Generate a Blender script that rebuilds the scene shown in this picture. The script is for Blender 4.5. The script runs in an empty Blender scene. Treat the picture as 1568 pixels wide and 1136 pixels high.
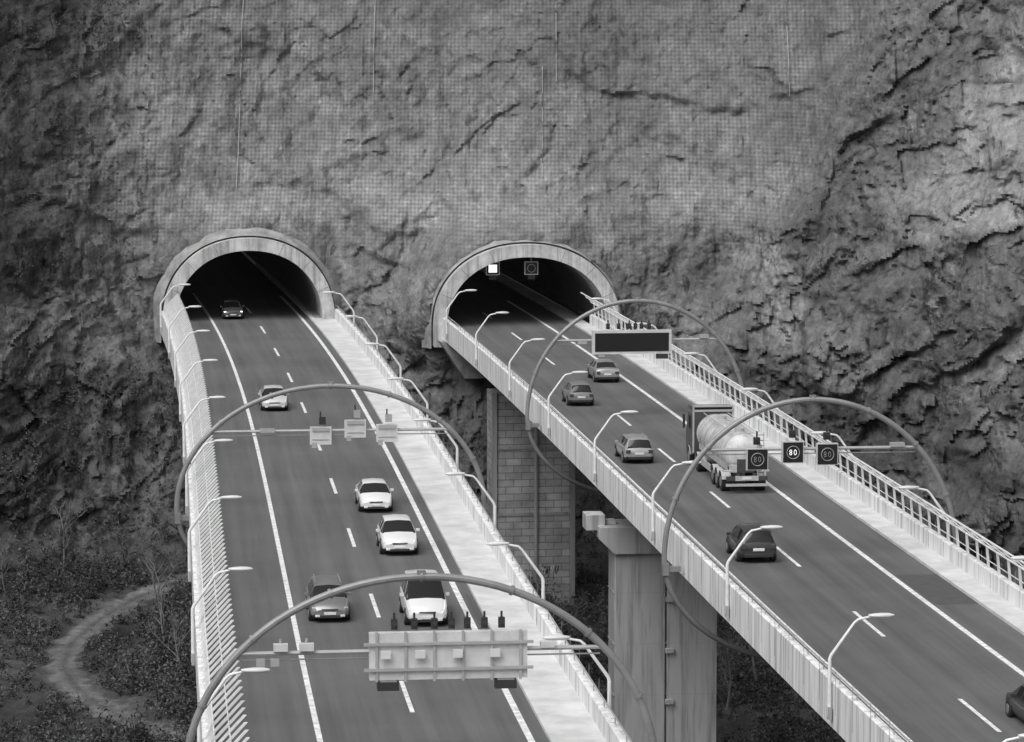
import bpy, math, random
import numpy as np
from mathutils import Vector, Matrix, noise
random.seed(7)
R=math.radians
scene=bpy.context.scene
scene.view_settings.view_transform='Standard'
scene.view_settings.look='None'
scene.view_settings.exposure=0
# ------------------------------------------------------------ materials
def newmat(name):
    m=bpy.data.materials.new(name); m.use_nodes=True
    nt=m.node_tree; b=nt.nodes['Principled BSDF']
    return m,nt,b
def N(nt,t,**k):
    n=nt.nodes.new(t)
    for a,v in k.items(): setattr(n,a,v)
    return n
def mathn(nt,op,a,b=None,c=None):
    n=N(nt,'ShaderNodeMath',operation=op)
    for i,x in enumerate((a,b,c)):
        if x is None: continue
        if isinstance(x,(int,float)): n.inputs[i].default_value=x
        else: nt.links.new(x,n.inputs[i])
    return n.outputs[0]
def noisen(nt,scale,detail=6,rough=.6,vec=None,dist=0,out='Fac'):
    n=N(nt,'ShaderNodeTexNoise'); n.inputs['Scale'].default_value=scale
    n.inputs['Detail'].default_value=detail; n.inputs['Roughness'].default_value=rough
    n.inputs['Distortion'].default_value=dist
    if vec is not None: nt.links.new(vec,n.inputs['Vector'])
    return n.outputs[out]
def rampn(nt,fac,stops):
    r=N(nt,'ShaderNodeValToRGB'); e=r.color_ramp.elements
    while len(e)<len(stops): e.new(.5)
    for el,(p,v) in zip(e,stops): el.position=p; el.color=(v,v,v,1)
    nt.links.new(fac,r.inputs[0]); return r.outputs['Color']
def gmat(name,g,rough=.6,metal=0.,var=.25,scale=1.2,bump=0.,coat=0.,streak=False,stain=0.):
    m,nt,b=newmat(name)
    tc=N(nt,'ShaderNodeTexCoord'); vec=tc.outputs['Object']
    if streak:
        mp=N(nt,'ShaderNodeMapping'); mp.inputs['Scale'].default_value=(1,1,.15)
        nt.links.new(vec,mp.inputs[0]); vec=mp.outputs[0]
    n=noisen(nt,scale,4,.65,vec)
    c=rampn(nt,n,[(.25,g*(1-var)),(.75,min(1,g*(1+var*.6)))])
    if stain:
        mp=N(nt,'ShaderNodeMapping'); mp.inputs['Scale'].default_value=(2.2,2.2,.12); nt.links.new(tc.outputs['Object'],mp.inputs[0])
        st=rampn(nt,noisen(nt,1.0,4,.7,mp.outputs[0]),[(.36,1-stain),(.52,1)])
        mx=N(nt,'ShaderNodeMix',data_type='RGBA',blend_type='MULTIPLY'); mx.inputs[0].default_value=1
        nt.links.new(c,mx.inputs[6]); nt.links.new(st,mx.inputs[7]); c=mx.outputs[2]
    nt.links.new(c,b.inputs['Base Color'])
    b.inputs['Roughness'].default_value=rough; b.inputs['Metallic'].default_value=metal
    b.inputs['Coat Weight'].default_value=coat
    if bump:
        bp=N(nt,'ShaderNodeBump'); bp.inputs['Strength'].default_value=bump; bp.inputs['Distance'].default_value=.05
        nt.links.new(noisen(nt,scale*8,3,.6,vec),bp.inputs['Height']); nt.links.new(bp.outputs[0],b.inputs['Normal'])
    return m
def emat(name,v,s):
    m,nt,b=newmat(name); b.inputs['Base Color'].default_value=(v,v,v,1)
    b.inputs['Emission Color'].default_value=(1,1,1,1); b.inputs['Emission Strength'].default_value=s
    return m
M_white=gmat('white_painted_concrete',.80,.7,var=.22,scale=.9,streak=True,stain=.40)
M_walk=gmat('walkway_concrete',.58,.8,var=.28,scale=.6,bump=.15)
M_conc=gmat('deck_concrete',.32,.85,var=.3,scale=.5,bump=.2,streak=True,stain=.3)
M_portal=gmat('portal_concrete',.54,.85,var=.4,scale=.8,bump=.3,stain=.4)
M_collar=gmat('collar_concrete',.30,.9,var=.6,scale=.9,bump=.5)
M_joint=gmat('joint_shadow_gap',.10,.9)
M_tunnel=gmat('tunnel_lining',.25,.8,var=.3,scale=.4)
M_steel=gmat('galvanised_steel',.40,.5,.25,var=.15,scale=2)
M_ring=gmat('ring_steel',.25,.5,.2,var=.25,scale=1)
M_fence=gmat('white_fence_steel',.72,.5,.0,var=.2,scale=2)
M_dark=gmat('dark_metal',.03,.5,var=.2)
M_line=gmat('road_paint',.76,.6,var=.5,scale=2.5)
M_black=gmat('black_display',.012,.35,var=.1)
M_signback=gmat('sign_cabinet',.56,.5,var=.2,scale=1.5)
M_cable=gmat('cable_steel',.42,.5)
M_glass=gmat('car_glass',.015,.08,var=0.1)
M_tyre=gmat('tyre_rubber',.02,.8)
M_hub=gmat('wheel_hub',.35,.35,.5)
M_plate=gmat('plate',.7,.5)
M_lampred=gmat('tail_lamp',.06,.2)
M_lampclr=gmat('head_lamp',.7,.15)
M_headon=emat('headlight_on',.9,9.0)
M_signal=emat('signal_lit',.9,1.1)
M_tfill=emat('added_tunnel_fill_glow',.9,2.2)
M_lum=gmat('luminaire',.6,.4,var=.1)
M_bark=gmat('bark',.16,.9,var=.4,scale=3)

def asphalt():
    m,nt,b=newmat('asphalt')
    uv=N(nt,'ShaderNodeUVMap')
    tc=N(nt,'ShaderNodeTexCoord')
    mp=N(nt,'ShaderNodeMapping'); mp.inputs['Scale'].default_value=(1.3,.03,1); nt.links.new(uv.outputs[0],mp.inputs[0])
    streak=noisen(nt,1.5,5,.6,mp.outputs[0])
    big=noisen(nt,.10,5,.6,tc.outputs['Object'])
    fine=noisen(nt,14,3,.7,tc.outputs['Object'])
    s=mathn(nt,'MULTIPLY',streak,.45); s=mathn(nt,'ADD',s,mathn(nt,'MULTIPLY',big,.42)); s=mathn(nt,'ADD',s,mathn(nt,'MULTIPLY',fine,.13))
    su=N(nt,'ShaderNodeSeparateXYZ'); nt.links.new(uv.outputs[0],su.inputs[0])
    wt=mathn(nt,'COSINE',mathn(nt,'MULTIPLY',su.outputs[0],2*math.pi/1.87))
    s=mathn(nt,'ADD',s,mathn(nt,'MULTIPLY',wt,.03))
    c=rampn(nt,s,[(.3,.060),(.7,.145)])
    nt.links.new(c,b.inputs['Base Color']); b.inputs['Roughness'].default_value=.75
    bp=N(nt,'ShaderNodeBump'); bp.inputs['Strength'].default_value=.2; bp.inputs['Distance'].default_value=.01
    nt.links.new(fine,bp.inputs['Height']); nt.links.new(bp.outputs[0],b.inputs['Normal'])
    return m
M_asph=asphalt()
M_patch=gmat('asphalt_patch',.13,.8,var=.3,scale=2)
M_patch2=gmat('asphalt_patch_dark',.075,.8,var=.3,scale=2)

def rockmat():
    m,nt,b=newmat('rock_face')
    tc=N(nt,'ShaderNodeTexCoord'); o=tc.outputs['Object']
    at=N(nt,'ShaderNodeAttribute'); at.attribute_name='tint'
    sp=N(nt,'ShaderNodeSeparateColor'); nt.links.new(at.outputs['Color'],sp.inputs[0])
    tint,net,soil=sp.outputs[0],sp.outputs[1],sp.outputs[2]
    n1=noisen(nt,.25,5,.68,o); n2=noisen(nt,2.4,4,.78,o)
    mp=N(nt,'ShaderNodeMapping'); mp.inputs['Scale'].default_value=(1.15,1,.085); nt.links.new(o,mp.inputs[0])
    n3=noisen(nt,1.0,4,.7,mp.outputs[0])
    wc=noisen(nt,.7,2,.6,o,0,'Color')
    wv=N(nt,'ShaderNodeVectorMath',operation='MULTIPLY_ADD'); nt.links.new(wc,wv.inputs[0]); wv.inputs[1].default_value=(1.5,1.5,1.5); nt.links.new(o,wv.inputs[2])
    mp2=N(nt,'ShaderNodeMapping'); mp2.inputs['Rotation'].default_value=(0,R(28),0); mp2.inputs['Scale'].default_value=(1.25,.8,.6); nt.links.new(wv.outputs[0],mp2.inputs[0])
    def facetn(sc):
        v=N(nt,'ShaderNodeTexVoronoi'); v.inputs['Scale'].default_value=sc; nt.links.new(mp2.outputs[0],v.inputs['Vector'])
        d=N(nt,'ShaderNodeVectorMath',operation='SUBTRACT'); nt.links.new(mp2.outputs[0],d.inputs[0]); nt.links.new(v.outputs['Position'],d.inputs[1])
        c=N(nt,'ShaderNodeVectorMath',operation='SUBTRACT'); nt.links.new(v.outputs['Color'],c.inputs[0]); c.inputs[1].default_value=(.5,.5,.5)
        t=N(nt,'ShaderNodeVectorMath',operation='DOT_PRODUCT'); nt.links.new(d.outputs[0],t.inputs[0]); nt.links.new(c.outputs[0],t.inputs[1])
        s=N(nt,'ShaderNodeSeparateXYZ'); nt.links.new(v.outputs['Color'],s.inputs[0])
        return t.outputs['Value'],s.outputs[0]
    f1,c1=facetn(.42); f2,c2=facetn(1.25)
    rough=mathn(nt,'SUBTRACT',1.0,mathn(nt,'MULTIPLY',net,.55)); rough=mathn(nt,'MULTIPLY',rough,mathn(nt,'SUBTRACT',1.0,mathn(nt,'MULTIPLY',soil,.8)))
    s=mathn(nt,'ADD',mathn(nt,'MULTIPLY',n1,.34),mathn(nt,'MULTIPLY',n2,.30)); s=mathn(nt,'ADD',s,mathn(nt,'MULTIPLY',n3,.36))
    cc=mathn(nt,'MULTIPLY',mathn(nt,'ADD',mathn(nt,'SUBTRACT',c1,.5),mathn(nt,'SUBTRACT',c2,.5)),mathn(nt,'MULTIPLY',rough,.07))
    s=mathn(nt,'ADD',s,cc)
    s=rampn(nt,s,[(.34,.26),(.46,.42),(.55,.56),(.68,.92)])
    xs=N(nt,'ShaderNodeSeparateXYZ'); nt.links.new(o,xs.inputs[0])
    k=9.5
    a=mathn(nt,'SINE',mathn(nt,'MULTIPLY',mathn(nt,'ADD',xs.outputs[0],xs.outputs[2]),k))
    c=mathn(nt,'SINE',mathn(nt,'MULTIPLY',mathn(nt,'SUBTRACT',xs.outputs[0],xs.outputs[2]),k))
    d=mathn(nt,'MULTIPLY',mathn(nt,'MULTIPLY',a,c),net)
    netf=mathn(nt,'ADD',1.0,mathn(nt,'MULTIPLY',d,mathn(nt,'MULTIPLY',n1,.50)))
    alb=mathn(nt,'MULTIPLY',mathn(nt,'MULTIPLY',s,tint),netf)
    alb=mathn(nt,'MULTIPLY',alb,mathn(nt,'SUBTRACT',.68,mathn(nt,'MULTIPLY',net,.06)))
    comb=N(nt,'ShaderNodeCombineColor')
    for i in range(3): nt.links.new(alb,comb.inputs[i])
    nt.links.new(comb.outputs[0],b.inputs['Base Color']); b.inputs['Roughness'].default_value=.95
    b.inputs['Specular IOR Level'].default_value=.2
    h=mathn(nt,'ADD',mathn(nt,'MULTIPLY',n1,.28),mathn(nt,'MULTIPLY',n2,.15)); h=mathn(nt,'ADD',h,mathn(nt,'MULTIPLY',n3,.28))
    fh=mathn(nt,'MULTIPLY',mathn(nt,'ADD',f1,f2),.85)
    h=mathn(nt,'ADD',h,mathn(nt,'MULTIPLY',fh,rough))
    bp=N(nt,'ShaderNodeBump'); bp.inputs['Strength'].default_value=.9; bp.inputs['Distance'].default_value=1.0
    nt.links.new(h,bp.inputs['Height']); nt.links.new(bp.outputs[0],b.inputs['Normal'])
    return m
M_rock=rockmat()
def masonry():
    m,nt,b=newmat('pier_masonry')
    tc=N(nt,'ShaderNodeTexCoord'); sp=N(nt,'ShaderNodeSeparateXYZ'); nt.links.new(tc.outputs['Object'],sp.inputs[0])
    cb=N(nt,'ShaderNodeCombineXYZ'); nt.links.new(mathn(nt,'ADD',sp.outputs[0],sp.outputs[1]),cb.inputs[0]); nt.links.new(sp.outputs[2],cb.inputs[1])
    br=N(nt,'ShaderNodeTexBrick'); nt.links.new(cb.outputs[0],br.inputs['Vector']); br.inputs['Scale'].default_value=1
    br.inputs['Brick Width'].default_value=1.4; br.inputs['Row Height'].default_value=.55; br.inputs['Mortar Size'].default_value=.035
    br.inputs['Color1'].default_value=(.34,.34,.34,1); br.inputs['Color2'].default_value=(.46,.46,.46,1); br.inputs['Mortar'].default_value=(.20,.20,.20,1)
    mx=N(nt,'ShaderNodeMix',data_type='RGBA',blend_type='MULTIPLY'); mx.inputs[0].default_value=1
    nt.links.new(br.outputs['Color'],mx.inputs[6]); nt.links.new(rampn(nt,noisen(nt,.5,6,.7,tc.outputs['Object']),[(.3,.55),(.7,1.15)]),mx.inputs[7])
    nt.links.new(mx.outputs[2],b.inputs['Base Color']); b.inputs['Roughness'].default_value=.9
    return m
M_mason=masonry()
# ------------------------------------------------------------ mesh builder
class MB:
    def __init__(s): s.v=[];s.f=[];s.m=[];s.uv=[];s.mats=[]
    def mi(s,mat):
        if mat not in s.mats: s.mats.append(mat)
        return s.mats.index(mat)
    def add(s,vs,fs,mat,uv=None,M=None):
        o=len(s.v); i=s.mi(mat)
        for k,p in enumerate(vs):
            p=Vector(p)
            if M is not None: p=M@p
            s.v.append(p); s.uv.append(uv[k] if uv else (0,0))
        for f in fs: s.f.append([o+a for a in f]); s.m.append(i)
    def box(s,c,sz,mat,M=None):
        x,y,z=[a/2 for a in sz]; cx,cy,cz=c
        vs=[(cx+a*x,cy+b*y,cz+d*z) for a in(-1,1) for b in(-1,1) for d in(-1,1)]
        fs=[(0,1,3,2),(4,6,7,5),(0,4,5,1),(2,3,7,6),(0,2,6,4),(1,5,7,3)]
        s.add(vs,fs,mat,M=M)
    def tube(s,pts,r,mat,n=8,closed=False,M=None,ref=None,caps=True):
        pts=[Vector(p) for p in pts]; vs=[];fs=[];k=len(pts)
        rr=r if isinstance(r,(list,tuple)) else [r]*k
        for i,p in enumerate(pts):
            if closed: t=pts[(i+1)%k]-pts[i-1]
            else: t=pts[min(i+1,k-1)]-pts[max(i-1,0)]
            t.normalize()
            rf=Vector(ref) if ref else (Vector((0,0,1)) if abs(t.z)<.9 else Vector((0,1,0)))
            a=t.cross(rf).normalized(); b=t.cross(a).normalized()
            for j in range(n):
                q=2*math.pi*j/n; vs.append(p+(a*math.cos(q)+b*math.sin(q))*rr[i])
        for i in range(k if closed else k-1):
            i2=(i+1)%k
            for j in range(n):
                j2=(j+1)%n; fs.append((i*n+j,i*n+j2,i2*n+j2,i2*n+j))
        if caps and not closed: fs.append(tuple(range(n))[::-1]); fs.append(tuple((k-1)*n+j for j in range(n)))
        s.add(vs,fs,mat,M=M)
    def build(s,name,angle=35):
        me=bpy.data.meshes.new(name); me.from_pydata([tuple(p) for p in s.v],[],s.f); 
        for m in s.mats: me.materials.append(m)
        me.polygons.foreach_set('material_index',s.m)
        if any(u!=(0,0) for u in s.uv):
            l=me.uv_layers.new(name='UVMap')
            for lp in me.loops: l.data[lp.index].uv=s.uv[lp.vertex_index]
        me.polygons.foreach_set('use_smooth',[True]*len(me.polygons))
        me.update(); me.set_sharp_from_angle(angle=R(angle))
        ob=bpy.data.objects.new(name,me); scene.collection.objects.link(ob); return ob
# ------------------------------------------------------------ road alignments (world metres)
LP=[(110,-2.0),(130.3,-4.05),(150.3,-6.09),(169.7,-8.12),(188,-10.08),(206,-11.9),(224.7,-13.88),(242.9,-15.9),(260.6,-18.14),(278.4,-20.5),(290,-22.2),(310,-25.2)]
RP=[(108,20.0),(126.8,17.76),(145.8,15.53),(163.8,13.52),(182.8,11.25),(200.9,9.16),(219,7.13),(235.8,5.1),(254.4,2.8),(272.9,.4),(290,-2.0),(310,-4.9)]
class Road:
    def __init__(s,P):
        P=np.array(P); s.c=np.polyfit(P[:,0]-200,P[:,1],3); s.d=np.polyder(s.c); s.lo=112; s.hi=305
    def x(s,Y):
        if Y<s.lo: return float(np.polyval(s.c,s.lo-200)+(Y-s.lo)*np.polyval(s.d,s.lo-200))
        if Y>s.hi: return float(np.polyval(s.c,s.hi-200)+(Y-s.hi)*np.polyval(s.d,s.hi-200))
        return float(np.polyval(s.c,Y-200))
    def m(s,Y): Y=min(max(Y,s.lo),s.hi); return float(np.polyval(s.d,Y-200))
    def fr(s,Y):
        m=s.m(Y); n=math.hypot(1,m); d=Vector((m/n,1/n,0)); r=Vector((1/n,-m/n,0))
        return Vector((s.x(Y),Y,0)),r,d
    def p(s,Y,u,z):
        c,r,d=s.fr(Y); q=c+r*u; return Vector((q.x,q.y,z))
    def mat(s,Y,u,z,flip=False):
        c,r,d=s.fr(Y)
        if flip: r=-r;d=-d
        q=s.p(Y,u,z)
        return Matrix(((r.x,d.x,0,q.x),(r.y,d.y,0,q.y),(0,0,1,q.z),(0,0,0,1)))
LR=Road(LP); RR=Road(RP)
def rng(a,b,st):
    n=max(1,int(round((b-a)/st))); return [a+(b-a)*i/n for i in range(n+1)]
def strip(mb,rd,Y0,Y1,u0,u1,z,mat,st=4):
    vs=[];uv=[];fs=[]
    ys=rng(Y0,Y1,st)
    for Y in ys:
        for u in (u0,u1): vs.append(rd.p(Y,u,z)); uv.append((u+.001,Y))
    for i in range(len(ys)-1): fs.append((2*i,2*i+1,2*i+3,2*i+2))
    mb.add(vs,fs,mat,uv)
def sweep(mb,rd,Y0,Y1,prof,mat,st=4):
    vs=[];fs=[];n=len(prof); ys=rng(Y0,Y1,st)
    for Y in ys:
        for u,z in prof: vs.append(rd.p(Y,u,z))
    for i in range(len(ys)-1):
        for j in range(n):
            j2=(j+1)%n; fs.append((i*n+j,(i+1)*n+j,(i+1)*n+j2,i*n+j2))
    fs.append(tuple(range(n))); fs.append(tuple((len(ys)-1)*n+j for j in range(n))[::-1])
    mb.add(vs,fs,mat)
YN=20.0
YPL,YPR=286.0,281.0
def build_road(rd,Yp,ul,ur,lineL,lineR,dashes,patches):
    mb=MB(); strip(mb,rd,YN,Yp+110,ul,ur,0,M_asph)
    strip(mb,rd,YN,Yp+28,lineL-.11,lineL+.11,.008,M_line); strip(mb,rd,YN,Yp+24,lineR-.13,lineR+.13,.008,M_line)
    for y in dashes: strip(mb,rd,y-3,y+3,-.09,.09,.008,M_line,3)
    for (a,b,c,d,m) in patches: strip(mb,rd,a,b,c,d,.004,m)
    return mb.build('road')
build_road(LR,YPL,-7.8,4.6,-3.75,3.95,[278.4,260.6,242.9,224.7,206,188,169.7,150.3,130.3,111,92.5,74,55.5,37,296.5],[])
build_road(RR,YPR,-4.8,6.0,-3.7,3.75,[272.9,254.4,235.8,218,200.9,182.8,163.8,145.8,126.8,108,90,72,54,36,291],
    [(150,158,4.0,6.0,M_patch2),(122,134,4.0,6.0,M_patch)])
def deck(rd,Yp,uo,ui,wk0,wk1,pr):
    mb=MB()
    sweep(mb,rd,YN,Yp+1.5,[(uo,-.06),(pr,-.06),(pr,-.85),(pr-1.6,-1.15),(pr-3.6,-3.1),(uo+3.6,-3.1),(uo+1.6,-1.15),(uo,-.85)],M_conc)
    sweep(mb,rd,YN,Yp+60,[(wk0,-.05),(wk0,.14),(wk1,.14),(wk1,-.05)],M_walk)
    return mb.build('viaduct_deck')
deck(LR,YPL,-8.05,-7.75,4.6,6.6,6.95)
deck(RR,YPR,-5.05,-4.75,6.0,7.3,7.6)
def parapet(rd,Yp,a,b,top,outer,rail):
    mb=MB(); lo,hi=min(a,b),max(a,b)
    sweep(mb,rd,YN,Yp+.3,[(lo,-.95),(lo,top-.04),(lo+.04,top),(hi-.04,top),(hi,top-.04),(hi,-.95)],M_white)
    Y=YN+1
    while Y<Yp-1:
        for s in (lo-.004,hi+.004):
            mb.box((0,0,-.02 if s==outer else .5),(.008,.05,(top+.9) if abs(s-outer)<.05 else .7),M_conc,M=rd.mat(Y,s,0))
        Y+=3.0
    if rail:
        c=(lo+hi)/2
        mb.tube([rd.p(y,c,top+.28) for y in rng(YN,Yp,4)],.035,M_steel,n=6)
        Y=YN+1
        while Y<Yp-1:
            p=rd.p(Y,c,top-.02); mb.tube([p,p+Vector((0,0,.3))],.025,M_steel,n=5); Y+=3.0
    return mb.build('parapet_wall')
parapet(LR,YPL,-8.09,-7.75,.95,-8.09,False)
parapet(LR,YPL,6.6,6.99,.95,6.99,True)
parapet(RR,YPR,-5.09,-4.75,.85,-5.09,True)
parapet(RR,YPR,7.3,7.64,.95,7.64,False)
def fence(rd,Yp,ub,side,tw,sp,prof,rails):
    mb=MB(); Y=YN+1
    while Y<Yp-.5:
        pts=[rd.p(Y,ub+side*a,z) for a,z in prof]; k=len(pts); vs=[];fs=[]
        c,r,d=rd.fr(Y)
        for i,p in enumerate(pts):
            w=d*.06; t=r*tw*(1-.1*i)
            vs+=[p-w-t,p+w-t,p+w+t,p-w+t]
        for i in range(k-1):
            for j in range(4): fs.append((4*i+j,4*i+(j+1)%4,4*i+4+(j+1)%4,4*i+4+j))
        fs.append((4*k-4,4*k-3,4*k-2,4*k-1)); mb.add(vs,fs,M_fence)
        Y+=sp
    for a,z,r in rails:
        mb.tube([rd.p(y,ub+side*a,z) for y in rng(YN,Yp,4)],r,M_fence,n=6)
    return mb.build('safety_fence')
fence(LR,YPL,-7.92,-1,.07,1.2,[(0,.9),(-.22,1.4),(-1.25,2.5)],[(-.22,1.42,.035),(-.72,1.95,.025)])
fence(RR,YPR,7.47,1,.055,1.9,[(0,.9),(-.1,1.95),(-.95,2.75)],[(-.96,2.78,.05),(-.12,1.97,.045),(-.55,2.38,.02),(-.03,1.3,.025)])
# ------------------------------------------------------------ terrain
XC=np.array([-150,-100,-60,-45,-34,-22,-8,1.5,12,20,30,40,55,100,150]); YC=np.array([190,225,262,275,285,290,288,285,283,279,268,256,242,205,180])
def smoothYc(x): return float(np.mean([np.interp(x+o,XC,YC) for o in (-3,-1,1,3)]))
prof=[(-330,-30),(-90,-22.8),(-60,-21.3),(-30,-20.3),(-14,-19),(-10,-16),(-6,-9),(-2,0),(0,3),(1.5,9),(6.5,18),(13,30),(26,50),(50,80),(300,120)]
pd=np.array([p[0] for p in prof]); pz=np.array([p[1] for p in prof]); arc=np.concatenate([[0],np.cumsum(np.hypot(np.diff(pd),np.diff(pz)))])
ts=list(np.arange(0,arc[1],12))+list(np.arange(arc[1],arc[4],.45))+list(np.arange(arc[4],arc[11]+2,.19))+list(np.arange(arc[11]+2,arc[13],1.5))+list(np.arange(arc[13],arc[14],20))
xs=list(np.arange(-150,-50,3))+list(np.arange(-50,50,.2))+list(np.arange(50,150,3))
portals=[(LR,-.65,YPL,6.2,6.0),(RR,2.0,YPR,6.75,5.8)]
PC=[(rd.p(Yp,uc,0),rd,Yp,a,b) for rd,uc,Yp,a,b in portals]
def sm(a,b,x):
    t=min(1,max(0,(x-a)/(b-a))); return t*t*(3-2*t)
TR=[(-18,280),(-25.7,271),(-29.5,264),(-31.8,256),(-32.8,249),(-32.4,241),(-30.4,234),(-27.5,228),(-23,222),(-14,214)]
def track_d(x,y):
    best=99
    for (x0,y0),(x1,y1) in zip(TR[:-1],TR[1:]):
        dx,dy=x1-x0,y1-y0; t=min(1,max(0,((x-x0)*dx+(y-y0)*dy)/(dx*dx+dy*dy)))
        best=min(best,math.hypot(x-x0-t*dx,y-y0-t*dy))
    return best
def vf(x,z,sc,seed,ang):
    c,s=math.cos(ang),math.sin(ang)
    q=Vector(((c*x-s*z)/sc,(s*x+c*z)/sc*.7,seed))
    d,pts=noise.voronoi(q,distance_metric='MANHATTAN'); g=noise.cell_vector(pts[0]*13.7+Vector((seed,3.1,1.7)))
    return .7-d[0], g.x
def facet(x,z,sc,seed,ang=.45):
    c,s=math.cos(ang),math.sin(ang)
    q=Vector(((c*x-s*z)/sc,(s*x+c*z)/sc*.62,seed))
    d,pts=noise.voronoi(q); pt=pts[0]; g=noise.cell_vector(pt*13.7+Vector((seed,3.1,1.7)))
    return (g.z-.5)*.6+((g.x-.5)*(q.x-pt.x)+(g.y-.5)*(q.y-pt.y))*2.4, g.x, d[1]-d[0]
def terr(v):
    f=math.floor(v); return f+sm(.35,.65,v-f)
V=[];tint=[]
nx=len(xs)
YCX=[smoothYc(x) for x in xs]
for t in ts:
    d0=float(np.interp(t,arc,pd)); z0=float(np.interp(t,arc,pz))
    rock=sm(-16,-8,d0); blend=sm(-200,-20,d0)
    for ix,x in enumerate(xs):
        yc=YCX[ix]
        Y=d0+yc*blend+285*(1-blend)
        z=z0
        netz=left=right=0;c1=c2=c3=.5;dis=0;inr=(-60<x<60 and z0<60)
        if rock>0 and inr:
            w=noise.noise_vector(Vector((x*.15,z*.15,3)))*2.0
            w2=noise.noise_vector(Vector((x*.8,z*.8,7)))*.45
            X1,Z1=x+w.x+w2.x,t*.9+w.y+w2.y
            right=sm(14.5,19.5,x-.5*max(z0,-6)+w.x*.8); left=1-sm(-41,-29,x+w.x); netz=sm(4,9,z0+w.y)*(1-right)*(1-.65*left)
            amp=(.34+.45*right+.2*left+.40*(1-sm(-2,9,z0)))
            f1,c1=vf(X1,Z1,8,1.3,.5)
            p1,c2,e1=facet(X1,Z1,4.6,5.2,.5); p2,c3,e2=facet(X1,Z1,1.9,9.7,.35); p3,c4,e3=facet(X1,Z1,.85,3.1,.6)
            fa=.25+.40*right+.24*left+.26*(1-sm(-2,8,z0)); 
            dis=amp*2.2*f1+fa*(1.2*p1+.8*p2+.46*p3)
            tb=noise.turbulence(Vector((x*.16,z0*.13,t*.02)),4,True,amplitude_scale=.6,frequency_scale=2.1)
            vs_=noise.fractal(Vector((x*.6,z0*.08,1)),.9,2.1,4)
            dis+=-amp*1.3*(tb-1.0)+vs_*.46+noise.fractal(Vector((x*.9,z*.9,t*.1)),.8,2.1,3)*.18
            dis+=2.6*right+right*1.3*terr(2.0*noise.noise(Vector((X1*.08-Z1*.05,Z1*.08,5))))+ (1-right)*.55*terr(2.2*noise.noise(Vector((X1*.06+Z1*.05,Z1*.09,11))))
            dis+=1.5*math.exp(-((x+9)/3.5)**2)*sm(-3,2,z0)*(1-sm(6,12,z0))
        fl=noise.fractal(Vector((x*.09,Y*.09,2)),.9,2,4) if d0<0 else 0
        td=track_d(x,Y) if (d0<-8 and -50<x<-8) else 99
        tr=1-sm(.7,1.5,td+.9*noise.noise(Vector((x*.9,Y*.9,0)))); tf=1-sm(1.5,7,td)
        crown=.45*math.exp(-(td/.28)**2)
        z+=(1-rock)*fl*.7*(1-tf*.85)+ (1-rock)*(1-tr)*(noise.fractal(Vector((x*.6,Y*.6,4)),.8,2,4)*.22 if d0<0 else 0)
        wp=0
        for c,rd,Yp,a,b in PC:
            e=math.hypot((x-c.x)/(a+1.6),z0/(b+1.6) if z0>0 else -z0/4.5)
            wq=1-sm(1.0,1.5,e)
            if wq>wp: wp=wq; yt=Yp+1.6-(x-c.x)*rd.m(Yp)*1.0
        Y2=Y-dis*rock*(1-.7*wp)
        if wp>0: Y2=Y2*(1-wp)+(yt-dis*.5)*wp
        if z0>-7:
            for c,rd,Yp,a,b in PC:
                lim=Yp+.7+(x-c.x)*-rd.m(Yp)-max(0,abs(x-c.x)-7.5)*2.2-max(0,z0-6)*1.5-max(0,-.8-z0)*1.8
                Y2=max(Y2,lim)
        V.append((x,Y2,z))
        tn=.50
        if rock>0:
            tn=.54+.05*(c1-.5)
            if inr:
                tn*=1+fa*(.30*(c2-.5)+.40*(c3-.5)+.30*(c4-.5))
                if e1<.05: tn*=1-.28*fa
                if e2<.06: tn*=1-.22*fa
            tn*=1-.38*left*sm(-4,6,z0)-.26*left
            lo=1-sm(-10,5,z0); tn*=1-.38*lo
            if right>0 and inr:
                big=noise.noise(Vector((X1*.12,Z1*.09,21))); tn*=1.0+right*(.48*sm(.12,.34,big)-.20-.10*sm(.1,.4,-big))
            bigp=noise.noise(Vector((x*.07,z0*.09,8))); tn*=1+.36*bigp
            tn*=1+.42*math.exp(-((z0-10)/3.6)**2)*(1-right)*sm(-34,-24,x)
        gr=max(.08,(.17+.14*fl))
        tn=tn*rock+(1-rock)*gr
        tn=tn*(1-tr)+tr*(.42-crown*.35)*(1+.25*noise.noise(Vector((x*.5,Y*.5,6))))
        tint.append((max(.05,tn),netz,1-rock,1))
nr=len(ts); F=[]
for i in range(nr-1):
    for j in range(nx-1):
        a=i*nx+j; p=V[a]; q=V[a+nx+1]; cx=(p[0]+q[0])/2; cz=(p[2]+q[2])/2
        hole=False
        if cz>-.7 and cz<12 and ts[i]>arc[4]:
            nz=.35*noise.noise(Vector((cx*.8,cz*.8,3)))
            for c,rd,Yp,aa,bb in PC:
                if math.hypot((cx-c.x)/(aa+1.32+nz),max(cz,0)/(bb+1.32+nz))<1: hole=True
        if not hole: F.append((a,a+1,a+nx+1,a+nx))
me=bpy.data.meshes.new('rocky_hillside'); me.from_pydata(V,[],F); me.materials.append(M_rock)
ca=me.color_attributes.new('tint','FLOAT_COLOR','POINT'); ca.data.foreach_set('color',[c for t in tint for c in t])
me.polygons.foreach_set('use_smooth',[True]*len(me.polygons)); me.update(); me.set_sharp_from_angle(angle=R(45))
hill=bpy.data.objects.new('rocky_hillside',me); scene.collection.objects.link(hill)
XA=np.array(xs)
def col(x): return int(np.argmin(np.abs(XA-x)))
mb=MB(); ta=np.array(ts)
def tz(z): return int(np.argmin(np.abs(ta-np.interp(z,pz[4:],arc[4:]))))
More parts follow.
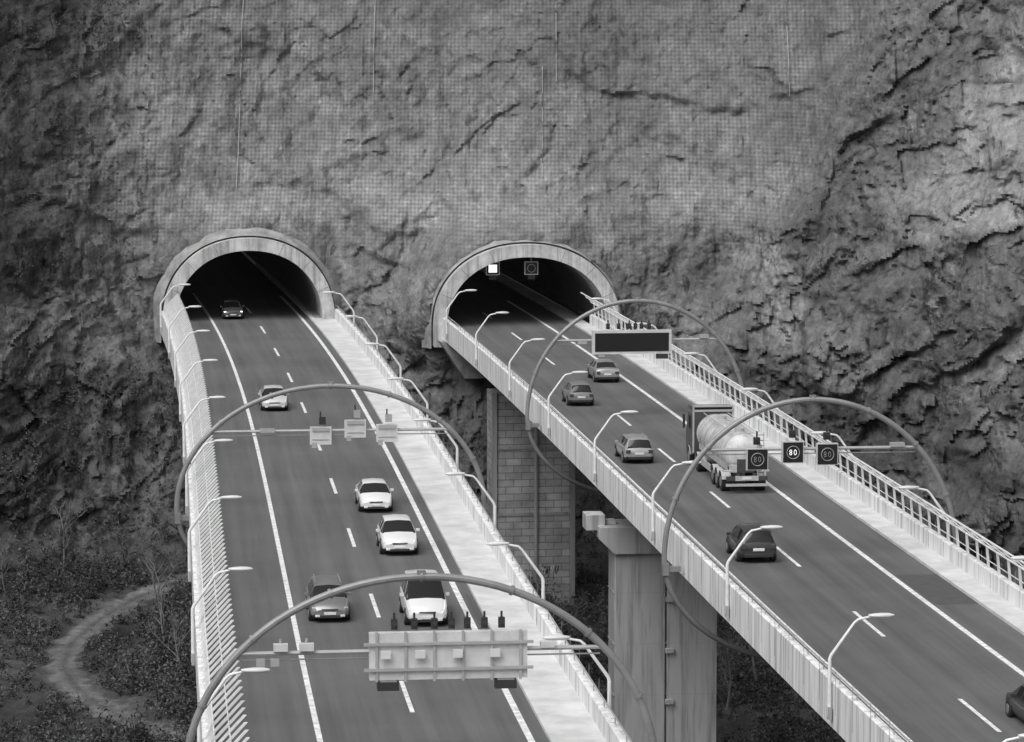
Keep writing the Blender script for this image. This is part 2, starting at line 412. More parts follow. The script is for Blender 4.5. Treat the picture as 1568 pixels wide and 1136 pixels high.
for x,z0,z1 in [(-23.5,11,34),(3.9,20,34),(2.6,12,22),(23,19,34),(-12,19,34)]:
    j=col(x); pts=[Vector(V[i*nx+j])+Vector((0,-.2,.1)) for i in range(tz(z0),tz(z1),7)]
    mb.tube(pts,.028,M_cable,n=4)
mb.build('rockfall_net_cable')
# ------------------------------------------------------------ scrub vegetation masses
M_s=[gmat('scrub_a',.03,.9),gmat('scrub_b',.06,.9),gmat('scrub_c',.12,.9)]
def row_of(z0): return tz(z0) if z0>-19 else int(np.argmin(np.abs(ta-np.interp(z0,pz[:5],arc[:5]))))
def scrub(name,regions,seed):
    rnd=random.Random(seed); mb=MB()
    for (x0,x1,z0,z1,n,h0,h1,lf,nl,pw) in regions:
        i0,i1=row_of(z0),row_of(z1); j0,j1=col(x0),col(x1)
        for _ in range(n):
            i=rnd.randint(i0,max(i0+1,i1)); j=rnd.randint(j0,j1); p=V[i*nx+j]
            if p[1]<203: continue
            h=h0+(h1-h0)*rnd.random()**pw
            td=track_d(p[0],p[1])
            if td<.9+h*.6: continue
            if p[0]<-27 and td<9 and p[1]<track_y(p[0]): h=min(h,.9)
            if noise.noise(Vector((p[0]*.2,p[1]*.2,p[2]*.2)))<rnd.uniform(-.55,-.05): continue
            base=int(min(2,rnd.random()**1.2*3)); k=int(nl*(h/h1)**1.5)+6
            ax=rnd.uniform(.7,1.2); vs=[[],[],[]];fs=[[],[],[]]
            for _k in range(k):
                a=rnd.uniform(0,6.28); el=rnd.uniform(-.2,1.5); r=h*rnd.uniform(.4,1)*(.8+.3*math.sin(a*3+i))
                c=Vector(p)+Vector((math.cos(a)*math.cos(el)*r*.7*ax,math.sin(a)*math.cos(el)*r*.7,abs(math.sin(el))*r+.05*h))
                u=Vector((rnd.gauss(0,1),rnd.gauss(0,1),rnd.gauss(0,1))).normalized()*lf*rnd.uniform(.6,1.5)
                v=Vector((rnd.gauss(0,1),rnd.gauss(0,1),rnd.gauss(0,1))).normalized()*lf*rnd.uniform(.4,1)
                m=min(2,max(0,base+rnd.choice((-1,0,0,1))))
                o=len(vs[m]); vs[m]+=[c-u,c-v*.6,c+u,c+v]; fs[m].append((o,o+1,o+2,o+3))
            for m in range(3):
                if vs[m]: mb.add(vs[m],fs[m],M_s[m])
    return mb.build(name)
def track_y(x):  # farthest track station for which shrubs in front must stay low
    return 262
scrub('scrub_vegetation',[(-46,-12,-22.4,-19.1,4200,.3,1.5,.11,80,1.6),(-30,-12,-22.4,-19.1,420,1.4,3.2,.14,230,1.3),(-46,-30,-20.4,-19.0,160,1.2,2.8,.13,190,1.3),
    (-12,28,-22.4,-19.1,3600,.4,1.8,.12,80,1.6),(-12,28,-22.4,-19.1,420,1.4,3.6,.14,250,1.3),(-48,-24,-19,-4,900,.3,1.5,.10,55,2),(-12,14,-19,-9,420,.3,1.4,.10,50,2),(24,48,-6,10,160,.3,.9,.09,30,2)],3)
scrub('hillside_brush',[(-48,-31,3,33,900,.25,.9,.08,30,2)],5)
# bare trees on the valley floor
VA=np.array(V).reshape(nr,nx,3)
def ground(x,y):
    j=col(x); c=VA[:row_of(-19.0)+6,j,:]; return float(c[int(np.argmin(np.abs(c[:,1]-y))),2])
def tree(x,y,h,seed,lean=(0,0)):
    rnd=random.Random(seed); mb=MB(); g=ground(x,y)
    def branch(p,d,l,r,lv):
        pts=[p]; q=p.copy(); dd=d.copy()
        for _ in range(4):
            dd=(dd+Vector((rnd.gauss(0,.13),rnd.gauss(0,.13),.06))).normalized(); q=q+dd*l/4; pts.append(q.copy())
        mb.tube(pts,[r,r*.85,r*.65,r*.45,r*.25],M_bark,n=6 if lv==0 else 4)
        if lv<3:
            for k in range(7 if lv==0 else 5):
                t=rnd.uniform(.35,1); i=min(3,int(t*4)); b=pts[i].lerp(pts[i+1],t*4-i if t<1 else 1)
                a=rnd.uniform(0,6.28); nd=(dd*.7+Vector((math.cos(a),math.sin(a),rnd.uniform(0,.5)))*.8).normalized()
                branch(b,nd,l*rnd.uniform(.35,.6),max(.012,r*.45),lv+1)
    branch(Vector((x,y,g-.2)),Vector((lean[0],lean[1],1)).normalized(),h,.14*h/6,0)
    mb.build('bare_tree',60)
for k,(x,y,h,l) in enumerate([(17.3,234,5.5,(-.12,0)),(-25.5,246,5,(.1,0)),(-23.5,238,4.2,(-.1,0)),(-36,268,4.5,(.05,0)),(2.5,236,5,(.1,0)),(-1.5,252,4.5,(0,0)),(-39.5,262,4,(0,0)),(14.5,226,4.2,(.1,0))]):
    tree(x,y,h,k+11,l)
# ------------------------------------------------------------ tunnels & portals
def outl(a,b,zb=-2.0,n=56,e=2.15,jit=0,sd=0):
    pts=[(a,zb)]
    for i in range(n+1):
        q=math.pi*i/n; c,s=math.cos(q),math.sin(q); j=1+(noise.noise(Vector((c*2.2+sd,s*2.2,sd)))*jit)/a
        pts.append((a*j*math.copysign(abs(c)**(2/e),c),b*j*max(s,0)**(2/e)))
    pts.append((-a,zb)); return pts
for rd,uc,Yp,a,b in portals:
    M=rd.mat(Yp,uc,0); mb=MB()
    def ring(a0,b0,a1,b1,y0,y1,mat,zb,jit=0,dy=0):
        I=outl(a0,b0,zb);O=outl(a1,b1,zb,jit=jit,sd=Yp);n=len(I);vs=[];fs=[]
        for (x,z) in I: vs.append((x,y0,z))
        for (x,z) in O: vs.append((x,y0+dy,z))
        for (x,z) in I: vs.append((x,y1,z))
        for (x,z) in O: vs.append((x,y1,z))
        for i in range(n-1):
            fs+=[(i,i+1,n+i+1,n+i),(n+i,n+i+1,3*n+i+1,3*n+i),(i,2*n+i,2*n+i+1,i+1)]
        fs+=[(0,n,3*n,2*n),(n-1,2*n+n-1,3*n+n-1,n+n-1)]
        mb.add(vs,fs,mat,M=M)
    ring(a,b,a+1.05,b+1.05,-.4,5,M_portal,-1.6)
    ring(a+1.05,b+1.05,a+1.2,b+1.2,.9,5,M_joint,-1.5)
    ring(a+1.2,b+1.2,a+1.85,b+1.75,.6,6,M_collar,-1.8,.4,1.0)
    for k in range(1,8):
        q=math.pi*k/8; e=2/2.15
        p=Vector((a*math.copysign(abs(math.cos(q))**e,math.cos(q)),-.406,b*math.sin(q)**e)); p2=Vector(((a+1.05)*math.copysign(abs(math.cos(q))**e,math.cos(q)),-.406,(b+1.05)*math.sin(q)**e))
        mb.tube([p,p2],.012,M_dark,n=4,M=M)
    ob=mb.build('tunnel_portal',50)
    mb=MB(); prof2=outl(a-.02,b-.02,-.5); vs=[];fs=[];ys=rng(Yp+4.9,Yp+120,6);n=len(prof2)
    for Y in ys:
        for x,z in prof2: vs.append(rd.p(Y,uc+x,z))
    for i in range(len(ys)-1):
        for j in range(n-1): fs.append((i*n+j,i*n+j+1,(i+1)*n+j+1,(i+1)*n+j))
    fs.append(tuple((len(ys)-1)*n+j for j in range(n)))
    mb.add(vs,fs,M_tunnel); 
    for u in (uc-a+.25,uc+a-.25): sweep(mb,rd,Yp+.5,Yp+110,[(u-.3,-.03),(u-.3,.25),(u+.3,.25),(u+.3,-.03)],M_tunnel)
    for k in range(8):
        for du in (-2.2,2.2): mb.box((du,0,b-.65),(.25,1.3,.12),M_tfill,M=rd.mat(Yp+9+k*12,uc,0))  # added glowing boxes, mostly hidden by the crown, to brighten the tunnel interior
    mb.build('tunnel_tube')
# ------------------------------------------------------------ piers
def pier(rd,Y,u0,u1,dep,zb,mat,split,cap):
    M=rd.mat(Y,0,0); mb=MB(); c=(u0+u1)/2
    if split:
        w=(u1-u0)/2
        for s,cc in ((-1,(u0+c)/2),(1,(u1+c)/2)):
            mb.box((cc,0,(zb-4.2)/2),(w-.12,dep,-4.2-zb),mat,M=M)
        mb.box((c,0,(zb-4.2)/2),(.5,dep-.5,-4.2-zb),mat,M=M)
        for z in np.arange(-7,zb,-3.0):
            mb.box((c,0,z),((u1-u0)+.012,dep+.012,.04),M_conc,M=M)
            mb.box((c+.2,-dep/2-.12,z-.4),(.5,.2,.3),mat,M=M)
    else:
        mb.box((c,0,(zb-3.1)/2),(u1-u0,dep,-3.1-zb),mat,M=M)
        mb.tube([M@Vector((c+.2,-dep/2-.12,-3.2)),M@Vector((c+.2,-dep/2-.12,zb))],.14,M_conc,n=8)
        mb.box((u0+.2,-dep/2-.08,(zb-3.1)/2),(.4,.16,-3.1-zb),M_conc,M=M)
        mb.box((u1-.2,-dep/2-.08,(zb-3.1)/2),(.4,.16,-3.1-zb),M_conc,M=M)
        for z in (-7.4,-12.6): mb.box((c,-dep/2-.03,z),(u1-u0-.8,.06,.25),M_conc,M=M)
        # spray-painted tags near the foot
        rnd=random.Random(4)
        for k in range(9):
            cx=c-2.2+k*.28+rnd.uniform(-.05,.05) if k<5 else c+.8+(k-5)*.35; pts=[]
            for q in np.linspace(0,5.2,9): pts.append(M@Vector((cx+.14*math.cos(q+k),-dep/2-.012,-17.0+.32*math.sin(q*1.3+k))))
            mb.tube(pts,.03,M_white if k%2 else M_dark,n=4)
    if cap:
        e=.9
        vs=[]; 
        for yy in (-dep/2-.25,dep/2+.25):
            vs+=[(u0-e,yy,-3.11),(u1+e,yy,-3.11),(u1+e,yy,-3.8),(u1,yy,-4.7),(u0,yy,-4.7),(u0-e,yy,-3.8)]
        fs=[(0,1,2,3,4,5),(11,10,9,8,7,6)]+[(i,6+i,6+(i+1)%6,(i+1)%6) for i in range(6)]
        mb.add(vs,fs,mat,M=M)
        mb.box((u0-1.0,0,-2.95),(1.1,1.6,.9),mat,M=M); mb.box((u0-.2,0,-3.0),(.9,1.0,.2),mat,M=M)
    ob=mb.build('bridge_pier'); bv=ob.modifiers.new('b','BEVEL'); bv.width=.05; bv.limit_method='ANGLE'
    if not split: ob.modifiers.remove(bv)
M_pier=gmat('pier_concrete',.46,.85,var=.25,scale=.35,bump=.15,streak=True,stain=.38)
pier(RR,195,-4.2,1.9,2.6,-24,M_pier,True,True)
pier(RR,262,-3.6,2.9,3.0,-21.5,M_mason,False,False)
pier(RR,128,-3,3.2,2.6,-27,M_pier,True,True)
pier(LR,250,-3.3,2.4,2.6,-23,M_pier,True,False); pier(LR,185,-3.3,2.4,2.6,-25,M_pier,True,False); pier(LR,120,-3.3,2.4,2.6,-27,M_pier,True,False)
mb=MB(); sweep(mb,RR,255,272,[(-4.9,-22),(-4.9,-17.8),(-4.3,-17.8),(-4.3,-22)],M_mason); mb.build('stone_retaining_wall')
for rd,uc,Yp,a,b in portals:
    mb=MB(); M=rd.mat(Yp,uc,0)
    vs=[]
    for y in (-2.5,6):
        vs+=[(-a-.8,y,-.96),(a+1.0,y,-.96),(a+.2,y,-4.0),(-a+1.2,y,-4.0)]
    mb.add(vs,[(0,1,2,3),(7,6,5,4),(0,4,5,1),(1,5,6,2),(2,6,7,3),(3,7,4,0)],M_collar,M=M); mb.build('bridge_abutment')
# ------------------------------------------------------------ street lamps
def lampmesh():
    mb=MB()
    mb.box((0,0,-.35),(.14,.3,.5),M_steel)
    mb.tube([(0,0,-.5),(0,0,1.75),(.05,0,1.9),(.95,0,3.15),(1.1,0,3.28),(1.6,0,3.38)],[.085,.075,.07,.055,.05,.045],M_fence,n=8,ref=(0,1,0))
    secs=[(1.5,.06,.05),(1.7,.13,.08),(2.0,.18,.10),(2.3,.17,.09),(2.5,.08,.04)]
    vs=[];fs=[];n=10
    for x,w,h in secs:
        for j in range(n):
            q=2*math.pi*j/n; vs.append((x,math.cos(q)*w,3.42+math.sin(q)*h))
    for i in range(len(secs)-1):
        for j in range(n): fs.append((i*n+j,i*n+(j+1)%n,(i+1)*n+(j+1)%n,(i+1)*n+j))
    fs+=[tuple(range(n)),tuple((len(secs)-1)*n+j for j in range(n))]
    mb.add(vs,fs,M_lum)
    return mb.build('street_lamp',60)
lamp0=lampmesh(); first=True
def putlamp(rd,Y,u,inward):
    global first
    if first: ob=lamp0; first=False
    else: ob=bpy.data.objects.new('street_lamp',lamp0.data); scene.collection.objects.link(ob)
    ob.matrix_world=rd.mat(Y,u,0,flip=(inward<0))
for Y in (283,262.5,243,223,202,182,161,140.5,119,98): putlamp(LR,Y,-8.2,1)
for Y in (274,253,232.5,211,190,168,146,124,102): putlamp(LR,Y,7.12,-1)
for Y in (277,257,236.5,215.5,194.5,173,151.5,129.5,108): putlamp(RR,Y,-5.22,1)
for Y in (268,247,226,205,184,163,142,121): putlamp(RR,Y,7.78,-1)
# ------------------------------------------------------------ gantries
def gantry(rd,Y,uc,a,b1,b2,zb,kind):
    M=rd.mat(Y,uc,0); mb=MB(); pts=[]
    n=96
    for i in range(n):
        q=2*math.pi*i/n; s=math.sin(q); pts.append((a*math.cos(q),0,(b1 if s>0 else b2)*s))
    mb.tube(pts,.135,M_ring,n=10,closed=True,M=M,ref=(0,1,0))
    for s in (-1,1):
        mb.box((s*(a-.35),0,-.5),(.9,.3,.25),M_ring,M=M); mb.box((s*(a-.05),0,-.5),(.3,.45,.6),M_ring,M=M)
    mb.box((0,0,b1+.12),(.3,.2,.2),M_ring,M=M)
    for k in range(1,8):
        q=math.pi*k/8; c0=Vector((a*math.cos(q),0,b1*math.sin(q))); tg=Vector((-a*math.sin(q),0,b1*math.cos(q))).normalized()*.05
        mb.tube([c0-tg,c0+tg],.18,M_ring,n=12,M=M,ref=(0,1,0))
    h=a*math.sqrt(1-(zb/b1)**2)-.1
    mb.tube([(-h,0,zb),(h,0,zb)],.08,M_steel,n=8,M=M)
    mb.tube([(-h,.12,zb-.25),(h,.12,zb-.25)],.03,M_steel,n=6,M=M)
    def flasher(x,z):
        mb.box((x,0,z+.22),(.22,.22,.36),M_dark,M=M); mb.tube([(x,0,z+.4),(x,0,z+.62)],.04,M_dark,n=6,M=M); mb.tube([(x,-.1,z+.25),(x,-.3,z+.27)],.08,M_dark,n=8,M=M)
    if kind=='small_back':
        for x,dz in ((-.55,0),(1.3,.35),(3.0,.1)):
            mb.box((x,-.16,zb-.25+dz),(1.15,.22,.95),M_signback,M=M); mb.box((x,-.3,zb+.1+dz),(.9,.06,.2),M_steel,M=M)
            mb.box((x,-.28,zb-.45+dz),(.9,.03,.05),M_steel,M=M)
            mb.box((x+.1,-.16,zb+.55+dz),(.35,.2,.4),M_dark if dz==0 else M_steel,M=M)
            mb.tube([(x,-.16,zb+.7+dz),(x,-.16,zb+1.05+dz)],.04,M_dark,n=6,M=M)
            mb.box((x-.35,-.2,zb-.75+dz),(.25,.2,.3),M_steel,M=M)
        mb.box((-3.4,-.1,zb+.05),(.8,.25,.2),M_steel,M=M)
    if kind=='big_back':
        mb.box((.9,-.35,zb-.1),(5.5,.35,1.65),M_signback,M=M)
        for x in np.linspace(-1.6,3.4,6): mb.box((x,-.56,zb-.1),(.09,.08,1.75),M_steel,M=M)
        for z in (zb+.35,zb-.55): mb.box((.9,-.60,z),(5.9,.09,.1),M_steel,M=M)
        for x in (-1.3,-.1,1.2,2.5,): mb.box((x,-.7,zb+.0),(.35,.1,.28),M_lum,M=M)
        for x in (-.95,-.25,.45,1.05,1.6,2.2,2.8)[:7]: flasher(x,zb+.72)
        for x in (-1.2,2.9): mb.box((x,-.35,zb-1.15),(.75,.4,.3),M_dark,M=M); mb.box((x,-.35,zb-.98),(.6,.3,.12),M_steel,M=M)
        for x in (-4.9,-4.0): mb.box((x,-.1,zb+.22),(.5,.3,.25),M_signback,M=M); mb.tube([(x,0,zb),(x,0,zb+.5)],.05,M_steel,n=6,M=M)
        for x in (-5.6,-5.1): mb.box((x,-.1,zb-.3),(.3,.25,.25),M_steel,M=M)
        mb.box((4.4,-.1,zb+.15),(.5,.3,.2),M_signback,M=M)
    if kind=='big_front':
        mb.box((-.4,-.35,zb-.1),(5.2,.35,1.55),M_signback,M=M)
        mb.box((-.4,-.535,zb-.1),(4.85,.03,1.2),M_black,M=M)
        for x in (-1.9,-1.2,-.5,-.1,.3,.8,1.4): flasher(x,zb+.68)
        mb.box((1.6,-.35,zb-1.05),(.75,.4,.3),M_dark,M=M); mb.box((-2.4,-.35,zb-.95),(.4,.3,.2),M_steel,M=M)
        mb.box((-3.6,-.1,zb-.1),(.6,.3,.25),M_steel,M=M); mb.box((4.4,-.1,zb+.2),(.6,.3,.25),M_steel,M=M)
    if kind=='small_front':
        for k,x in enumerate((-2.75,-1.0,.7)):
            dz=(-.2,.12,0.)[k]
            mb.box((x,-.2,zb-.25+dz),(1.06,.25,1.06),M_signback,M=M); mb.box((x,-.34,zb-.25+dz),(.97,.03,.97),M_black,M=M)
            rp=[(x+.31*math.cos(q),-.37,zb-.25+dz+.31*math.sin(q)) for q in np.linspace(0,2*math.pi,20,endpoint=False)]
            mb.tube(rp,.018,M_steel,n=5,closed=True,M=M,ref=(0,1,0))
            mt=M_signal if k==1 else M_steel
            zc=zb-.25+dz
            for s in (-1,1):
                mb.tube([(x-.12+.055*math.cos(q),-.37,zc+s*.065+.06*math.sin(q)) for q in np.linspace(0,2*math.pi,10,endpoint=False)],.011,mt,n=5,closed=True,M=M,ref=(0,1,0))
            mb.tube([(x+.10+.06*math.cos(q),-.37,zc+.13*math.sin(q)) for q in np.linspace(0,2*math.pi,10,endpoint=False)],.011,mt,n=5,closed=True,M=M,ref=(0,1,0))
            mb.box((x,-.1,zb+.62+dz),(.3,.25,.35),M_dark,M=M); mb.tube([(x,-.1,zb+.5+dz),(x,-.1,zb+1.1+dz)],.04,M_dark,n=6,M=M)
            mb.tube([(x,-.2,zb+.72+dz),(x,-.4,zb+.72+dz)],.11,M_dark,n=10,M=M)
        mb.box((4.2,-.1,zb+.15),(.7,.3,.2),M_steel,M=M)
    mb.build('overhead_sign_gantry')
gantry(LR,180.4,-.5,8.25,6.5,5.2,4.1,'small_back')
gantry(LR,116.5,-.5,8.25,7.1,5.2,4.5,'big_back')
gantry(RR,220,1.15,7.2,7.55,5.2,5.0,'big_front')
gantry(RR,163.8,1.15,7.25,7.7,5.2,5.3,'small_front')
for x,lit in ((-2.7,True),(.55,False)):
    mb=MB(); M=RR.mat(YPR+1.5,2.0+x,4.75)
    mb.box((0,0,0),(1.15,.3,1.1),M_signback,M=M); mb.box((0,-.16,0),(1.0,.03,.95),M_black,M=M)
    if lit: mb.box((0,-.18,0),(.7,.02,.65),M_signal,M=M)
    else:
        mb.tube([(.33*math.cos(q),-.19,.33*math.sin(q)) for q in np.linspace(0,2*math.pi,16,endpoint=False)],.03,M_steel,n=5,closed=True,M=M,ref=(0,1,0))
    mb.tube([(0,0,.5),(0,0,1.1)],.05,M_steel,n=6,M=M); mb.box((0,-.05,-.75),(.6,.3,.35),M_dark,M=M)
    mb.build('lane_signal')
# ------------------------------------------------------------ cars
P,G='p','g'
def stations(kind):
    if kind=='sedan':
        return [(0,.70,.40,.66,.68,.60,P,P),(.06,.82,.28,.88,.90,.70,P,P),(.14,.85,.22,.96,.98,.72,P,P),(.62,.87,.20,.98,1.02,.72,P,G),(1.15,.87,.2,.98,1.36,.58,P,P),(1.3,.87,.2,.98,1.40,.58,G,P),(2.0,.88,.2,.97,1.43,.60,P,P),(2.1,.88,.2,.97,1.43,.60,G,P),(2.78,.88,.2,.96,1.40,.60,P,P),(2.88,.88,.2,.96,1.37,.60,G,G),(3.55,.86,.2,.93,.96,.74,P,P),(4.15,.83,.2,.82,.84,.70,P,P),(4.38,.78,.24,.70,.72,.64,P,P),(4.48,.66,.34,.56,.58,.55,P,P)]
    if kind=='estate':
        return [(0,.70,.40,.66,.68,.60,P,P),(.06,.82,.28,.90,.92,.72,P,G),(.32,.86,.2,.98,1.38,.60,P,P),(.48,.87,.2,.98,1.44,.60,G,P),(1.2,.87,.2,.98,1.46,.61,P,P),(1.3,.87,.2,.98,1.46,.61,G,P),(2.05,.88,.2,.97,1.46,.61,P,P),(2.15,.88,.2,.97,1.45,.61,G,P),(2.78,.88,.2,.96,1.42,.60,P,P),(2.88,.88,.2,.96,1.39,.60,G,G),(3.5,.86,.2,.94,.97,.74,P,P),(4.15,.83,.2,.83,.85,.70,P,P),(4.4,.78,.24,.70,.72,.64,P,P),(4.5,.66,.34,.56,.58,.55,P,P)]
    if kind=='hatch':
        return [(0,.70,.40,.66,.68,.60,P,P),(.05,.80,.28,.90,.92,.70,P,G),(.42,.84,.2,1.0,1.38,.58,P,P),(.6,.85,.2,1.0,1.45,.59,G,P),(1.35,.86,.2,.98,1.49,.60,P,P),(1.45,.86,.2,.98,1.49,.60,G,P),(2.2,.86,.2,.97,1.46,.60,P,P),(2.3,.86,.2,.97,1.43,.60,G,G),(3.0,.84,.2,.95,.99,.72,P,P),(3.6,.81,.2,.84,.87,.68,P,P),(3.82,.76,.25,.70,.72,.62,P,P),(3.92,.64,.34,.56,.58,.52,P,P)]
    if kind=='mpv':
        return [(0,.75,.40,.80,.82,.66,P,P),(.05,.86,.28,1.05,1.07,.76,P,G),(.3,.9,.2,1.1,1.72,.68,P,P),(.5,.91,.2,1.1,1.82,.69,G,P),(1.5,.92,.2,1.1,1.86,.70,P,P),(1.6,.92,.2,1.1,1.86,.70,G,P),(2.7,.92,.2,1.08,1.84,.70,P,P),(2.8,.92,.2,1.08,1.80,.70,G,G),(3.7,.9,.2,1.05,1.10,.76,P,P),(4.3,.86,.22,.92,.95,.72,P,P),(4.52,.8,.26,.75,.77,.66,P,P),(4.62,.68,.34,.6,.62,.56,P,P)]
ncar=0
def car(kind,rd,Y,u,toward,g,lit=False,scale=1.0,nm='car'):
    global ncar; ncar+=1
    paint=gmat('car_paint_%d'%ncar,g,.35,.0 if g>.4 or g<.05 else .4,var=.08,scale=.8,coat=.35)
    st=stations(kind); L=st[-1][0]; mb=MB(); secs=[]
    for (y,w,z0,bl,rf,wr,sf,tf) in st:
        h=[(w-.10,z0),(w-.01,z0+(bl-z0)*.22),(w+.015,z0+(bl-z0)*.55),(w,bl-.07),(w-.05,bl),(wr+.02,rf-.05),(wr-.07,rf)]
        secs.append([(x,y,z) for x,z in h]+[(0,y,rf+.035)]+[(-x,y,z) for x,z in h[::-1]])
    n=len(secs[0]); vs=[v for s in secs for v in s]; fp=[];fg=[];fb=[]
    for i in range(len(secs)-1):
        sf,tf=st[i][6],st[i][7]
        for j in range(n):
            j2=(j+1)%n; q=(i*n+j,i*n+j2,(i+1)*n+j2,(i+1)*n+j)
            if j in(4,9): (fg if sf==G else fp).append(q)
            elif j in (5,6,7,8): (fg if tf==G else fp).append(q)
            elif j in (0,13): fb.append(q)
            elif j==14: fb.append(q)
            else: fp.append(q)
    fp.append(tuple(range(n))); fp.append(tuple((len(secs)-1)*n+j for j in range(n))[::-1])
    mb.add(vs,fp,paint)
    for fl,mt in ((fg,M_glass),(fb,M_dark)):
        k=mb.mi(mt)
        for f in fl: mb.f.append(list(f)); mb.m.append(k)
    W=st[4][1]
    for yy in (.78,L-.85):
        for s in (-1,1):
            x=s*(W+.02)
            mb.tube([(s*(W-.2),yy,.36),(s*(W+.018),yy,.36)],.385,M_dark,n=20)
            mb.tube([(s*(W-.2),yy,.31),(x+s*.02,yy,.31)],.31,M_tyre,n=20)
            mb.tube([(x,yy,.31),(x+s*.03,yy,.31)],.19,M_hub,n=14)
    bl0=st[1][3]; 
    for s in (-1,1):
        mb.box((s*.66,.03,bl0-.16),(.26,.14,.2),M_lampred)
        mb.box((s*.60,L-.19,.62 if kind!='mpv' else .68),(.34,.2,.15),M_headon if lit else M_lampclr)
        mb.box((s*(W+.08),L*.62,1.0 if kind!='mpv' else 1.15),(.18,.12,.13),paint)
        mb.box((s*.55,L-.02,.33),(.2,.1,.09),M_lampclr)
    mb.box((0,-.015,.62),(.52,.03,.13),M_plate); mb.box((0,-.01,.36),(1.3,.1,.16),M_dark)
    mb.box((0,L+.005,.43),(.52,.03,.12),M_plate)
    mb.box((0,L-.06,.57 if kind!='mpv' else .62),(.72,.12,.12),M_dark); mb.box((0,L-.03,.29),(1.05,.1,.12),M_dark)
    if kind=='estate':
        for s in (-1,1): mb.tube([(s*.54,.5,1.50),(s*.55,2.6,1.49)],.02,M_steel,n=5)
    ob=mb.build(nm,28)
    if toward: M=rd.mat(Y+L*scale,u,.006,flip=True)
    else: M=rd.mat(Y,u,.006)
    ob.matrix_world=M@Matrix.Scale(scale,4)
    bv=ob.modifiers.new('b','BEVEL'); bv.width=.02; bv.segments=2; bv.limit_method='ANGLE'; bv.angle_limit=R(30)
car('sedan',LR,287.5,-1.9,True,.12,lit=True)
car('sedan',LR,222.6,-2.0,True,.5)
car('sedan',LR,177.6,1.75,True,.66)
car('hatch',LR,163.6,2.05,True,.64,scale=1.05)
car('estate',LR,146.1,-2.2,True,.22)
car('mpv',LR,144.7,1.95,True,.64,nm='minivan')
car('hatch',RR,225.5,-1.7,False,.26)
car('sedan',RR,239,2.1,False,.32)
car('estate',RR,197.2,-2.2,False,.40)
car('hatch',RR,161.9,-1.8,False,.035,scale=1.08)
car('estate',RR,122.8,1.9,False,.03)
# ------------------------------------------------------------ tanker truck (origin at rear bumper, +Y forward)
mb=MB(); M_cab=gmat('truck_cab',.07,.4,coat=.3); M_tank=gmat('tank_shell',.55,.45,var=.3,scale=1.2,stain=.3); M_ch=gmat('truck_chassis',.05,.6); M_lt=gmat('truck_light_parts',.42,.5)
for s in (-1,1): mb.box((s*.45,6.2,.98),(.16,12.0,.26),M_ch)
for yy in (1.4,2.7,4.0,9.2,12.1):
    for s in (-1,1):
        mb.tube([(s*.72,yy,.52),(s*1.22,yy,.52)],.52,M_tyre,n=22); mb.tube([(s*1.2,yy,.52),(s*1.235,yy,.52)],.28,M_hub,n=14)
        a=[(s*1.0,yy+.64*math.cos(q),.52+.62*math.sin(q)) for q in np.linspace(.3,2.84,9)]
        for p,q2 in zip(a[:-1],a[1:]):
            mb.add([(p[0]-.26,p[1],p[2]),(p[0]+.26,p[1],p[2]),(q2[0]+.26,q2[1],q2[2]),(q2[0]-.26,q2[1],q2[2])],[(0,1,2,3)],M_lt)
cb=[(10.9,.75),(10.9,3.3),(11.2,3.55),(12.3,3.5),(12.85,2.3),(13.1,1.9),(13.1,.5),(12.7,.5)]
vs=[(-1.22,y,z) for y,z in cb]+[(1.22,y,z) for y,z in cb]; n=len(cb)
mb.add(vs,[tuple(range(n)),tuple(range(2*n-1,n-1,-1))]+[(i,n+i,n+(i+1)%n,(i+1)%n) for i in range(n)],M_cab)
mb.add([(-1.05,12.39,3.33),(1.05,12.39,3.33),(1.08,12.86,2.33),(-1.08,12.86,2.33)],[(0,1,2,3)],M_glass)
for s in (-1,1):
    mb.box((s*1.225,12.0,2.55),(.02,1.0,.75),M_glass); mb.box((s*1.42,12.7,2.5),(.12,.2,.8),M_dark)
    mb.box((s*1.16,10.88,2.2),(.1,.06,2.7),M_lt)
mb.box((0,11.0,3.56),(2.4,.3,.1),M_lt); mb.box((0,10.88,3.3),(2.4,.06,.12),M_lt)
zc=2.1; rr_=1.08
ax=[(.55,.15),(.6,.55),(.75,.88),(.98,1.05),(1.2,rr_),(10.0,rr_),(10.2,1.04),(10.38,.85),(10.5,.5),(10.53,.12)]
mb.tube([(0,y,zc) for y,_ in ax],[r for _,r in ax],M_tank,n=32,ref=(0,0,1))
for y in np.arange(1.3,10.1,1.45): mb.tube([(0,y-.04,zc),(0,y+.04,zc)],rr_+.035,M_lt,n=32,ref=(0,0,1))
for y in (2.4,5.2,8.0): mb.tube([(0,y,zc+rr_-.02),(0,y,zc+rr_+.16)],.27,M_lt,n=16)
mb.box((.42,5.6,zc+rr_+.02),(.4,8.6,.05),M_lt)
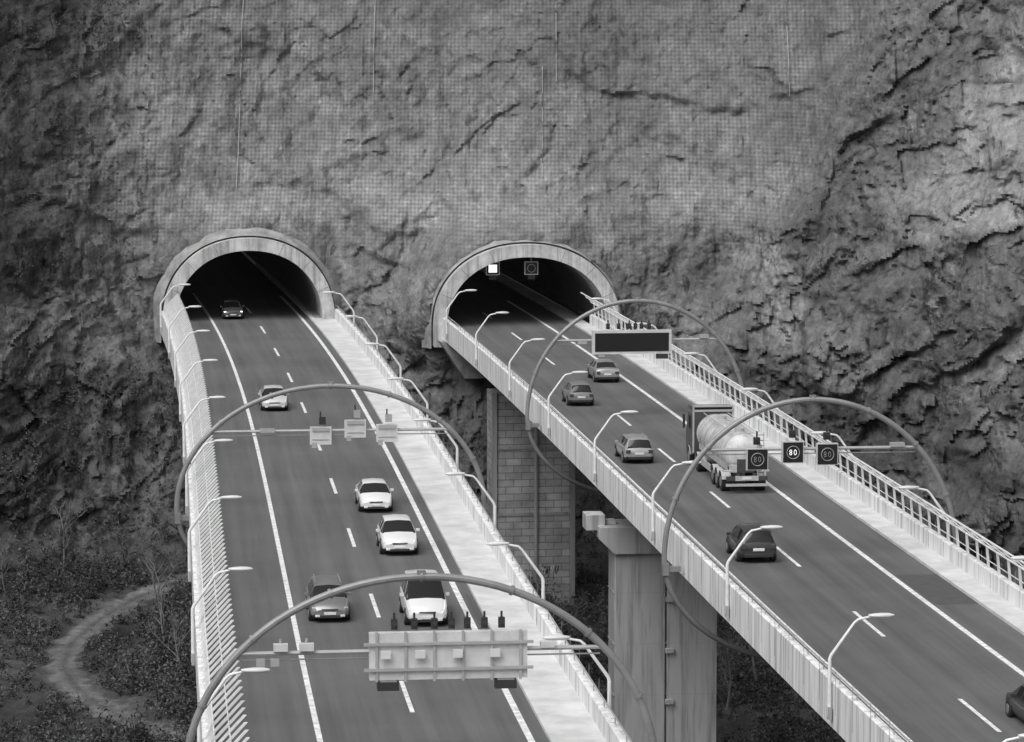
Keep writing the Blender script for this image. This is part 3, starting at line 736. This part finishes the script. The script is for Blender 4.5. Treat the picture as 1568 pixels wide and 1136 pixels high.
for s in (-1,1):
    mb.tube([(s*.7,1.2,zc+rr_+.1),(s*.7,10.0,zc+rr_+.1)],.03,M_lt,n=5)
    mb.box((s*.9,5.7,1.35),(.12,8.8,.3),M_lt)
    mb.box((s*1.15,6.6,.75),(.05,3.2,.4),M_lt)
    mb.box((s*.9,.05,.85),(.5,.1,.24),M_lampred); mb.box((s*1.05,.3,1.25),(.45,.6,.06),M_lt)
    mb.box((s*.62,4.0,1.15),(.2,.3,.4),M_ch)
mb.box((0,.06,.85),(1.3,.08,.26),M_lt); mb.box((0,.0,.86),(.5,.03,.14),M_plate); mb.box((0,.1,.48),(2.3,.14,.14),M_lt)
mb.box((0,.42,1.5),(.9,.35,.7),M_ch); mb.box((-.7,.45,1.35),(.4,.3,.4),M_lt); mb.box((.35,.38,2.2),(.5,.03,.35),M_plate)
for z in np.arange(.8,3.3,.3): mb.tube([(.65,.42,z),(1.0,.42,z)],.02,M_ch,n=5)
for x in(.65,1.0): mb.tube([(x,.42,.7),(x,.42,3.35)],.028,M_lt,n=5)
ob=mb.build('tanker_truck'); ob.matrix_world=RR.mat(184.7,1.85,.006)
# ------------------------------------------------------------ light, sky, camera
w=bpy.data.worlds.new('World'); scene.world=w; w.use_nodes=True; nt=w.node_tree
bg=nt.nodes['Background']; sk=N(nt,'ShaderNodeTexSky'); sk.sky_type='NISHITA'; sk.sun_disc=False
EL,AZ=R(56),R(212)
sk.sun_elevation=EL; sk.sun_rotation=AZ; sk.air_density=1; sk.dust_density=5
bw=N(nt,'ShaderNodeRGBToBW'); nt.links.new(sk.outputs[0],bw.inputs[0]); nt.links.new(bw.outputs[0],bg.inputs['Color']); bg.inputs['Strength'].default_value=.15
sd=bpy.data.lights.new('sun','SUN'); sd.energy=1.75; sd.angle=R(50); sd.color=(1,1,1)
so=bpy.data.objects.new('sun',sd); scene.collection.objects.link(so)
dv=Vector((math.sin(AZ)*math.cos(EL),math.cos(AZ)*math.cos(EL),math.sin(EL)))
so.rotation_euler=dv.to_track_quat('Z','Y').to_euler()
cd=bpy.data.cameras.new('camera'); cam=bpy.data.objects.new('camera',cd); scene.collection.objects.link(cam)
cam.location=(0,0,27); cam.rotation_euler=(R(90-6.234),0,0); cd.lens=119.4; cd.sensor_width=36; cd.clip_start=1; cd.clip_end=2000
scene.camera=cam
